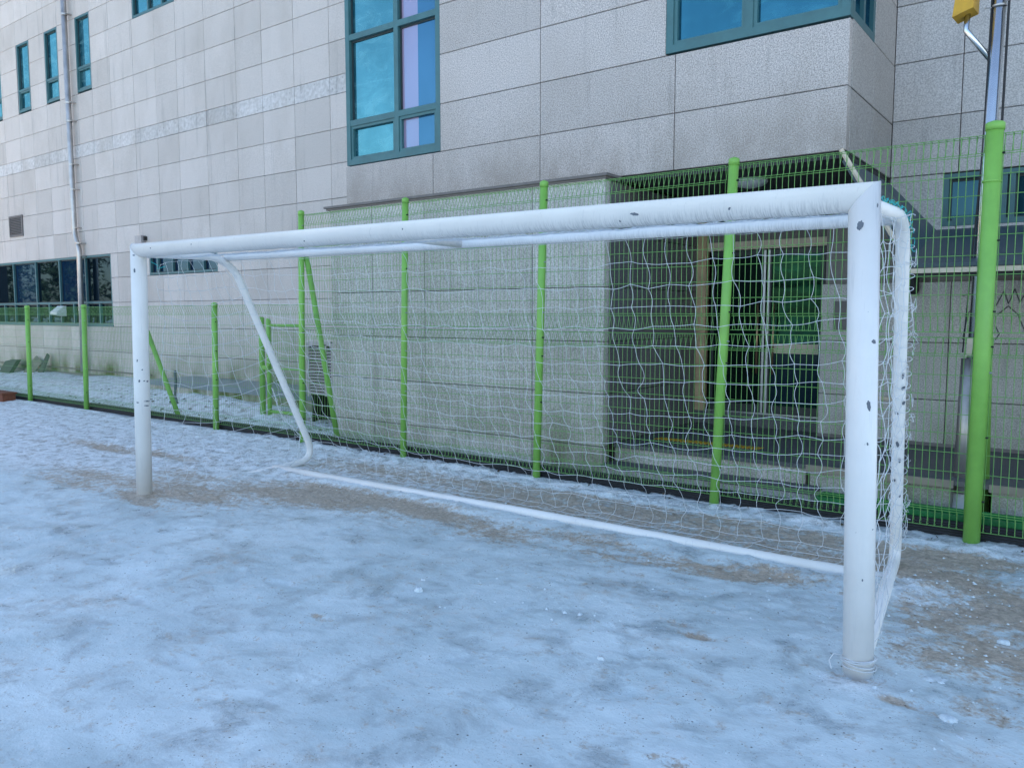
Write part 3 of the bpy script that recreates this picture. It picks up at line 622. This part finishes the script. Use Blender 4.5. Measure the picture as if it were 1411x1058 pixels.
# ------------------------------------------------------------------ the goal
R1, R2, RC = .066, .0355, .0605
GO = thing('football_goal', 'large white tubular football goal with chipped paint standing on the icy field', 'goal', (-3.8, 3.7, 0))
PR0, PR1 = np.array((-.806, 3.734, -.08)), np.array((-.865, 3.77, 2.115)); PL0, PL1 = np.array((-6.82, 3.63, -.03)), np.array((-6.755, 3.63, 2.155))
def nrm(v): return v/np.linalg.norm(v)
nR = nrm(nrm(PR1-PR0)+nrm(PL1-PR1)); nL = nrm(nrm(PR1-PL1)*-1+nrm(PL1-PL0)*-1)
nL = nrm(nrm(PL1-PR1)+nrm(PL0-PL1))
def sub(a, b_, n): return [a+(b_-a)*t for t in np.linspace(0, 1, n)]
m = MB(); m.tube([PR0, PR1], R1, 40, n1=nR); m.build('goal_post', M_paint, GO, smooth=True)
m = MB(); m.tube([PL0, PL1], R1, 40, n1=nL); m.build('goal_post', M_paint, GO, smooth=True)
m = MB(); m.tube([PR1, PL1], [RC+.004, RC], 40, n0=nR, n1=nL); m.build('crossbar', M_paint, GO, smooth=True)
def bendpath(pts, rad, k=7):
    """rounds the inner corners of a polyline"""
    P = [np.array(p, float) for p in pts]; out = [P[0]]
    for i in range(1, len(P)-1):
        a, b_, c = P[i-1], P[i], P[i+1]; d0, d1 = nrm(a-b_), nrm(c-b_); L = min(rad, np.linalg.norm(a-b_)*.48, np.linalg.norm(c-b_)*.48)
        for t in np.linspace(0, 1, k): out.append((1-t)**2*(b_+d0*L)+2*t*(1-t)*b_+t*t*(b_+d1*L))
    return out+[P[-1]]
tubR = bendpath([(-.865, 3.80, 2.09), (-.845, 4.52, 2.10), (-.985, 5.45, .10), (-.925, 5.0, .02), (-.80, 3.80, .015)], .22)
tubR = bendpath([(-.865, 3.80, 2.09), (-.845, 4.52, 2.10), (-.99, 5.50, .03), (-.80, 3.80, .02)], .17)
tubL = bendpath([(-6.755, 3.66, 2.13), (-6.71, 4.50, 2.145), (-6.80, 5.55, .03), (-6.80, 3.70, -.065)], .26)
for tb_ in (tubR, tubL): m = MB(); m.tube(tb_, R2, 20); m.build('side_frame', M_paint, GO, smooth=True)
m = MB(); m.tube([(-.86, 4.49, 2.094), (-6.70, 4.46, 2.138)], .0335, 20); m.build('rear_top_bar', M_paint, GO, smooth=True)
m = MB(); m.tube([(-.95, 5.06, .012), (-3.6, 5.07, .016), (-6.78, 5.0, .018)], .036, 16); m.build('rear_ground_bar', M_paint, GO, smooth=True)
m = MB(); m.tube([(-3.80, 3.72, 2.125), (-3.79, 4.45, 2.118)], .034, 16); m.build('strut', M_paint, GO, smooth=True)
def chip(center, axis_dir, R, w, h, seed, to=None):
    """irregular flake missing from the paint, a thin patch bent round the tube on the side facing the field"""
    rr = np.random.default_rng(seed); c = np.array(center, float); t = nrm(np.array(axis_dir, float))
    to = np.array((0, 0, 1.6)) if to is None else to
    o = to-c; o = nrm(o-t*(o @ t)); s = np.cross(t, o); n_ = 18; pts = []
    v = [c+o*(R+.0012)]
    for i in range(n_):
        a = i*2*math.pi/n_; q = 1+.20*(rr.random()-.5)*2+.18*math.sin(a*2+seed); du = math.cos(a)*w/2*q; dv = math.sin(a)*h/2*q
        an = du/R; v.append(c+t*dv+(o*math.cos(an)+s*math.sin(an))*(R+.0008))
    m = MB(); m.add(v, [(0, i+1, (i+1) % n_+1) for i in range(n_)])
    return m.build('paint_chip', M_chip, GO)
def onp(P0, P1, z): return P0+(P1-P0)*((z-P0[2])/(P1[2]-P0[2]))
def off(c, ang, tdir):
    o = np.array((0, 0, 1.6))-c; t = nrm(np.array(tdir, float)); o = nrm(o-t*(o @ t)); s = np.cross(t, o)
    return c+o*math.cos(ang)+s*math.sin(ang)
up_ = nrm(PR1-PR0)
for (z, ang, w, h, sd_) in ((1.985, -.25, .024, .045, 1), (1.48, .75, .020, .022, 2), (1.20, .45, .018, .045, 3), (1.03, .40, .008, .012, 4), (.42, .2, .007, .010, 5), (2.07, .9, .010, .016, 6)):
    c = onp(PR0, PR1, z); chip(c, up_, R1, w, h, sd_, to=off(c, ang, up_)+0)
ul = nrm(PL1-PL0)
for (z, ang, w, h, sd_) in ((1.98, -.55, .020, .035, 11), (1.02, -.3, .016, .025, 12), (1.02, .3, .014, .012, 13), (1.015, .75, .018, .018, 14), (.84, .65, .05, .014, 15), (.80, .55, .05, .010, 16), (.83, -.6, .03, .008, 17), (1.2, -.5, .012, .02, 18), (1.12, .1, .012, .012, 19), (2.11, -.6, .02, .015, 20)):
    c = onp(PL0, PL1, z); chip(c, ul, R1, w, h, sd_, to=off(c, ang, ul))
bd_ = nrm(PL1-PR1)
for (t, ang, w, h, sd_) in ((.185, .0, .016, .045, 31), (.20, -.5, .010, .010, 32), (.46, .2, .010, .012, 33), (.10, -.1, .012, .012, 34), (.62, -.3, .01, .014, 35), (.85, .3, .01, .012, 36), (.95, .2, .012, .014, 37)):
    c = PR1+(PL1-PR1)*t; chip(c, bd_, RC+.004-.004*t, w, h, sd_, to=off(c, ang, bd_))
sr0, sr1 = np.array((-.86, 4.62, 1.9)), np.array((-.965, 5.32, .40)); sdv = nrm(sr1-sr0)
for i, t in enumerate((.42, .47, .53, .57, .70, .77, .86, .93)):
    c = sr0+(sr1-sr0)*t
    c = np.array(min(tubR, key=lambda q: abs(q[2]-c[2]) if q[1] > 4.55 else 9)) if False else c
    chip(c, sdv, R2+.003, random.uniform(.010, .022), random.uniform(.018, .045), 50+i, to=off(c, random.uniform(-.9, .6), sdv))

# ------------------------------------------------------------------ the net
NT = thing('goal_net', 'slack white square mesh net hung on the back and sides of the goal', 'net', (-3.8, 4.9, 0))
def strand(m, a, b_, bulge, bdir, r=.0022, k=5):
    t = np.linspace(0, 1, k+1)[:, None]; p = a*(1-t)+b_*t+np.sin(np.pi*t)*bulge*bdir
    return p[:-1]
def net_patch(name, P, r=.0022, wob=.022, slack=.006, lattice=True, wd=(1, 0, 0), sd2=5):
    """P: grid of knots [i (across), j (down)], strands drawn slack between knots"""
    rr = np.random.default_rng(sd2); nI, nJ = P.shape[:2]; m = MB(); wd = np.array(wd, float)
    for i in range(nI):
        pts = []
        for j in range(nJ-1):
            s = (1 if rr.random() < .5+.35*math.sin(i*.6+j*2.4) else -1)*wob*abs(rr.normal(.75, .55))
            pts += list(strand(m, P[i, j], P[i, j+1], s, wd+np.array((0, rr.uniform(-.5, .5), 0))))
        pts.append(P[i, -1]); m.tube(pts, r, 4, False)
    for j in range(nJ):
        pts = []
        for i in range(nI-1):
            pts += list(strand(m, P[i, j], P[i+1, j], rr.uniform(-1, .6)*slack, np.array((0, rr.uniform(-.4, .4), 1.))))
        pts.append(P[-1, j]); m.tube(pts, r, 4, False)
    for i in range(nI):
        for j in range(nJ):
            if rr.random() < .85:
                c = P[i, j]; s = r*rr.uniform(1.6, 2.4)
                m.add([c+np.array(v)*s for v in ((1, 0, 0), (-1, 0, 0), (0, 1, 0), (0, -1, 0), (0, 0, 1), (0, 0, -1))], [(0, 2, 4), (2, 1, 4), (1, 3, 4), (3, 0, 4), (2, 0, 5), (1, 2, 5), (3, 1, 5), (0, 3, 5)])
    return m.build(name, M_net, NT)
def interp(poly, t):
    p = np.array(poly, float); d = np.r_[0, np.cumsum(np.linalg.norm(np.diff(p, axis=0), axis=1))]; s = np.asarray(t)*d[-1]
    return np.stack([np.interp(s, d, p[:, k]) for k in range(3)], -1)
nI, nJ = 42, 20
P = np.zeros((nI, nJ, 3)); tt = np.linspace(0, 1, nJ)
for i in range(nI):
    u = i/(nI-1)
    sag = math.sin(math.pi*u)
    x0, x1 = -.90-(5.78)*u, -.975-(5.75)*u
    pr = [(x0, 4.50, 2.06+.04*u), (x0, 4.66-.03*sag, 1.62), (x0*.8+x1*.2, 4.86, 1.1), (x0*.5+x1*.5, 5.08, .62), (x1, 5.28+.03*sag, .22), (x1, 5.30, .07), (x1, 5.16, .045), (x1, 5.08, .045)]
    P[i] = interp(pr, tt); P[i, :, 2] -= .13*sag**.7*np.sin(np.pi*tt)**.7
P[:, :, 1] += (.09*(fbm(np.arange(nI)[:, None]*.13+0*tt[None, :], tt[None, :]*2.2+0*np.arange(nI)[:, None], 301, 3)-.5))*np.sin(np.pi*tt)[None, :]
P[:, :, 0] += .10*(fbm(np.arange(nI)[:, None]*.17+0*tt[None, :], tt[None, :]*3+0*np.arange(nI)[:, None], 305, 3)-.5)*np.sin(np.pi*tt)[None, :]
jit = rng.normal(0, 1, P.shape)*np.array((.010, .012, .009)); jit[:, 0] *= .2; jit[:, -1] *= .3
P = P+jit
lo = np.clip((.5-P[:, :, 2])/.5, 0, 1); P[:, :, 0] += lo*.018*np.sin(np.arange(nI)[:, None]*1.9+np.arange(nJ)[None, :]*1.3)
P[:, :, 2] = np.maximum(P[:, :, 2], .035)
net_patch('back_netting', P, r=.0016, wob=.0135, wd=(1, .2, 0))
# top: slack strip between crossbar and rear bar
Pt = np.zeros((44, 6, 3))
for i in range(44):
    u = i/43; x = -.95-5.7*u
    for j in range(6):
        v = j/5; Pt[i, j] = (x, 3.80+.66*v, 2.054+.04*u+.077*v-.006*math.sin(math.pi*v))
Pt += rng.normal(0, 1, Pt.shape)*np.array((.014, .012, .005))
net_patch('top_netting', Pt, r=.0014, wob=.010, wd=(1, 0, .3), sd2=8)
# left side
def side_patch(xf, xr, top, bottom, rear, n, mrow, sagf, seed, jx=.008):
    rr = np.random.default_rng(seed); Q = np.zeros((n, mrow, 3))
    for j in range(mrow):
        v = j/(mrow-1); f = np.array((xf(v), 3.80, top+(bottom-top)*v)); r_ = interp(rear, v)
        for i in range(n):
            u = i/(n-1); p = f*(1-u)+r_*u; p[2] -= sagf*math.sin(math.pi*v)*(1-u)*u*1.2; Q[i, j] = p
    Q += rr.normal(0, 1, Q.shape)*np.array((jx, .012, .010)); Q[:, :, 2] = np.maximum(Q[:, :, 2], .03)
    return Q
rearL = [(-6.73, 4.42, 2.12), (-6.74, 4.75, 1.6), (-6.76, 5.0, 1.1), (-6.79, 5.25, .6), (-6.80, 5.42, .25), (-6.80, 5.35, .06)]
rearR = [(-.825, 4.54, 2.10), (-.84, 4.72, 1.70), (-.88, 4.98, 1.12), (-.925, 5.22, .6), (-.955, 5.40, .25), (-.97, 5.38, .06)]
net_patch('side_netting', side_patch(lambda v: -6.74+.0*v, None, 2.06, .05, rearL, 9, 18, .35, 21), r=.0019, wob=.012, wd=(0, 1, 0), sd2=9)
net_patch('side_netting', side_patch(lambda v: -.80+.03*v, None, 2.03, .05, rearR, 7, 19, .05, 22, .010), r=.0018, wob=.014, wd=(.5, 1, 0), sd2=10)
# lacing wound round the right rear tube, loose ends
m = MB(); rr = np.random.default_rng(3); pts = []
for t in np.linspace(0, 1, 420):
    c = interp([(-.83, 4.50, 2.10), (-.86, 4.68, 1.76), (-.89, 4.90, 1.29), (-.93, 5.13, .80), (-.965, 5.36, .33), (-.97, 5.42, .12)], t)
    a = t*2*math.pi*26+math.sin(t*40)*.6; R_ = .042+.008*abs(math.sin(t*71))+.003*math.sin(t*133); pts.append(c+np.array((math.cos(a)*R_, math.sin(a)*R_*.9, math.sin(a*1.0)*.03)))
m.tube(pts, .0018, 4, False)
for k in range(20):
    t = rr.uniform(.02, .98); c = interp([(-.80, 4.56, 2.10), (-.83, 4.72, 1.76), (-.86, 4.95, 1.29), (-.90, 5.18, .80), (-.94, 5.42, .33), (-.95, 5.42, .12)], t)+np.array((.012, .0, 0))
    q = [c+rr.normal(0, 1, 3)*np.array((.010, .012, .02))+np.array((.010*math.sin(s*3), .0, -.05*s)) for s in np.linspace(0, 1, 6)]; m.tube(q, .0017, 4, False)
m.build('edge_lacing', M_net, NT)
# teal cord tying the net to the right top stay
m = MB(); pts = []
for t in np.linspace(0, 1, 260):
    c = interp([(-.845, 3.86, 2.125), (-.825, 4.25, 2.13), (-.80, 4.40, 2.10), (-.80, 4.50, 2.02), (-.80, 4.56, 1.92)], t)
    a = t*2*math.pi*13; pts.append(c+np.array((math.cos(a)*.009+.002, math.sin(a)*.012, math.sin(a*1.7)*.010+.004)))
m.tube(pts, .0017, 4, False); m.build('tie_cord', M_cord, NT); m = MB(); m.tube([(-6.72, 3.72, 2.06), (-6.68, 3.76, 2.03), (-6.66, 3.74, 2.0), (-6.63, 3.80, 2.02)], .003, 4); m.build('tie_cord', M_cord, NT)
# cord wound round the right foot
m = MB(); pts = []
for t in np.linspace(0, 1, 160):
    a = t*2*math.pi*5; pts.append((-.806+math.cos(a)*(.070+.006*math.sin(a*3.3)), 3.734+math.sin(a)*(.070+.006*math.sin(a*2.3)), .002+.055*t+.008*math.sin(a*.8)))
m.tube(pts, .0026, 5, False); m.tube([(-.87, 3.70, .05), (-.90, 3.67, .06), (-.915, 3.66, .03), (-.90, 3.64, .0)], .0024, 5, False)
m.build('foot_cord', M_net, NT)
# yarn hanging beside the lower left tube
m = MB()
for k in range(3):
    m.tube(interp([(-6.77, 4.98, .85), (-6.72, 5.06, .55), (-6.74, 5.30, .32), (-6.66, 5.20, .10), (-6.60, 5.05, .05)], np.linspace(0, 1, 26))+rr.normal(0, .006, (26, 3)), .0026, 4, False)
m.build('loose_yarn', M_net, NT)

# ------------------------------------------------------------------ ice chunks, crumbs and debris
def gz(x, y): return float(ground_z(np.array([x]), np.array([y]))[0])
def lump(x, y, w, d, h, seed, name='ice_chunk', mat=None):
    rr = np.random.default_rng(seed); m = MB(); n_ = 18; v = []; z0 = gz(x, y)-.008
    r0 = [1+.26*rr.normal() for _ in range(n_)]; rad = [(r0[i]+r0[i-1]+r0[(i+1) % n_])/3 for i in range(n_)]; rot = rr.uniform(0, 6)
    for (s, zz) in ((1, 0), (.97, h*.5), (.62, h*.92)):
        for i in range(n_):
            a = i*2*math.pi/n_+rot; v.append((x+math.cos(a)*w/2*rad[i]*s, y+math.sin(a)*d/2*rad[i]*s, z0+zz*(1+.15*rr.normal())))
    v.append((x, y, z0+h)); f = [(k*n_+i, k*n_+(i+1) % n_, (k+1)*n_+(i+1) % n_, (k+1)*n_+i) for k in range(2) for i in range(n_)]+[(2*n_+i, 2*n_+(i+1) % n_, 3*n_) for i in range(n_)]
    m.add(v, f); return m.build(name, mat or M_ice, None, (x, y, z0), smooth=True)
M_ice = simple('loose_ice', (.66, .73, .76), .45, 0, .14, 60, .6, (.42, .38, .34))
for (x, y, w, d, h, s, lab) in ((-3.10, 3.26, .055, .045, .030, 1, 'rounded white snow lump alone in the middle of the icy field'),
        (-2.16, 3.52, .030, .03, .018, 2, 'small white ice crumb in front of the rear bar, right of centre'),
        (-.50, 3.81, .125, .085, .012, 3, 'flat wide plate of ice on bare soil right of the near goal post'),
        (-.41, 3.47, .075, .055, .022, 4, 'pale ice lump in the lower right corner, below the flat plate'),
        (-.35, 3.34, .045, .035, .010, 5, 'lowest and smallest flat ice piece near the lower right corner'),
        (-.30, 4.46, .045, .035, .020, 6, 'snow lump close to the right edge, above the flat ice plate'),
        (-1.79, 3.10, .040, .03, .022, 7, 'snow lump on the ice left of the near goal post'),
        (-3.22, 3.42, .030, .025, .018, 8, 'small snow lump just behind the lone rounded lump')):
    tag(lump(x, y, w, d, h, s), lab, 'ice chunk', 'loose lumps of ice and snow on the field')
m = MB()
for k in range(420):
    if 60 < k < 130: continue
    if k < 130: x, y = rng.normal(-2.3, .55), rng.normal(3.6, .28)
    elif k < 300: x, y = rng.normal(-.65, .35), rng.normal(4.6, .7)
    else: x, y = rng.uniform(-6.5, -.4), rng.choice([5.3, 4.85, 6.1])+rng.normal(0, .12)
    s = abs(rng.normal(.002, .004))+.003; z = gz(x, y)-.003+s*.2
    m.add([(x+s*rng.uniform(.6, 1.4), y, z), (x-s*rng.uniform(.6, 1.4), y, z), (x, y+s, z), (x, y-s, z), (x, y, z+s*.8), (x, y, z-s)], [(0, 2, 4), (2, 1, 4), (1, 3, 4), (3, 0, 4)])
tag(m.build('ice_crumbs', M_ice), 'fine crumbs of ice scattered on the trodden snow', 'ice crumbs', kind='stuff')
m = MB()
for k in range(150):
    if k < 50: x, y = rng.uniform(-7.5, -.3), 6.28+rng.normal(0, .05)
    else: x, y = rng.uniform(-16, -8.4), rng.uniform(6.5, 7.6)
    s = rng.uniform(.012, .05) if k >= 50 else rng.uniform(.008, .02); z = gz(x, y); a = rng.uniform(0, 6)
    m.add([(x+s*math.cos(a), y+s*math.sin(a), z+.012), (x-s*.4*math.sin(a), y+s*.4*math.cos(a), z+.02), (x-s*math.cos(a), y-s*math.sin(a), z+.008), (x+s*.4*math.sin(a), y-s*.4*math.cos(a), z+.002)], [(0, 1, 2, 3)])
tag(m.build('fallen_leaves', M_dry), 'dead leaves and bits of soil in the snow along the fence', 'leaves', kind='stuff')
m = MB()
for k in range(1400):
    x, y = rng.uniform(-16, -8), 6.44+abs(rng.normal(0, .16)); 
    if fbm(np.array([x*1.5]), np.array([y]), 5, 2)[0] < .5: continue
    z = gz(x, y); h = rng.uniform(.02, .07); dx, dy = rng.normal(0, .03, 2); m.add([(x-.003, y, z), (x+.003, y, z), (x+dx, y+dy, z+h)], [(0, 1, 2)])
tag(m.build('grass', simple('winter_grass', (.07, .10, .03), .8)), 'thin winter grass poking through snow under the low fence', 'grass', kind='stuff')
tag(lump(-16.35, 6.05, .5, .28, .19, 77, 'earth_block', M_brick), 'red brown block lying on the snow at the left edge before the fence', 'block') if False else None
bb = MB(); bb.prism([(-17.2, 5.98, -.03), (-16.12, 5.98, -.03), (-16.12, 5.98, .135), (-17.2, 5.98, .15)], (0, .22, 0)); bb.box(-17.22, -16.09, 5.96, 6.22, .136, .165)
tag(bb.build('wooden_crate', M_brick, None, (-16.6, 6.1, 0)), 'red brown low wooden box on the snow at the left edge before the fence', 'box')
for (pts, d, mat, lab) in (([(-21.45, 8.35, .05), (-21.15, 8.62, .56), (-20.80, 8.60, .42), (-20.95, 8.35, .05)], (.03, .03, .03), M_plank, 'mossy stone coloured board leaning on the wall foot behind the fence'),
        ([(-20.75, 8.42, .05), (-20.50, 8.62, .66), (-20.40, 8.62, .60), (-20.45, 8.42, .05)], (.03, .02, .0), M_dkgreen, 'narrow dark upright board leaning against the mossy wall'),
        ([(-22.6, 8.3, .08), (-22.35, 8.4, .42), (-21.55, 8.35, .46), (-21.75, 8.2, .08)], (.05, .1, .03), M_dkgreen, 'dark green sheet heaped by the wall at the far left')):
    m = MB(); m.prism(pts, d); tag(m.build('leaning_board', mat, None, (pts[0][0], pts[0][1], 0)), lab, 'board')
m = MB(); m.tube(interp([(-12.9, 7.5, .62), (-12.72, 7.4, .45), (-12.5, 7.25, .22), (-12.35, 7.2, .12)], np.linspace(0, 1, 12)), .022, 8); m.tube([(-12.5, 7.25, .22), (-12.75, 7.3, .1)], .018, 6)
tag(m.build('fallen_branch', simple('wet_bark', (.08, .10, .11), .6), None, (-12.6, 7.4, .1)), 'wet grey branch stub sticking out of the snow behind the fence', 'branch')

# ------------------------------------------------------------------ across the field, behind the photographer (seen in the glass)
def tree(x, y, h, w, seed, lab, warm):
    rr = np.random.default_rng(seed); t = thing('pine_tree', lab, 'tree', (x, y, 0), 'pines across the field')
    m = MB(); m.tube([(x, y, -.1), (x+.1, y, h*.5), (x, y, h*.95)], [h*.03, h*.02, .03], 8); m.build('trunk', M_dry, t)
    m = MB()
    for k in range(4200):
        v = rr.random()**.8; z = h*(.16+.82*v); R_ = w*(1-v)**.8*(.55+.45*math.sin(v*38))*math.sqrt(rr.random()); a = rr.uniform(0, 6.28)
        c = np.array((x+math.cos(a)*R_, y+math.sin(a)*R_, z-.15*R_)); s = rr.uniform(.10, .24)
        q = rr.normal(0, 1, (3, 3)); m.add(c+q*s*.6, [(0, 1, 2)])
    m.build('crown', M_pine, t)
M_pine = simple('pine_needles', (.045, .075, .03), .8, 0, .3, 3)
for k, (x, y, h, w) in enumerate(((-44, -2, 9, 2.8), (-49, -5, 11, 3.2), (-54, -1.5, 8.5, 2.8), (-60, -6, 12, 3.4), (-67, -3, 10, 3.2), (-75, -8, 12, 3.6))):
    tree(x, y, h, w, 200+k, ('tall', 'broad', 'low', 'towering', 'dense', 'far')[k]+' dark pine in the row across the field behind the camera', k)
HB = thing('brick_house', 'sunlit orange brick block standing across the field behind the camera', 'building', (-38, -14, 0))
boxes('wall', simple('orange_brick', (.42, .20, .09), .8), HB, (-46, -30, -18, -13, 0, 7)); boxes('roof', M_slate, HB, (-46.4, -29.6, -18.4, -12.6, 7, 7.4))
for x in (-44, -41, -38, -35, -32): boxes('window', M_g_dark, HB, (x-.6, x+.6, -13.0, -12.96, 1.2, 2.6)); boxes('window', M_g_dark, HB, (x-.6, x+.6, -13.0, -12.96, 4.2, 5.6))
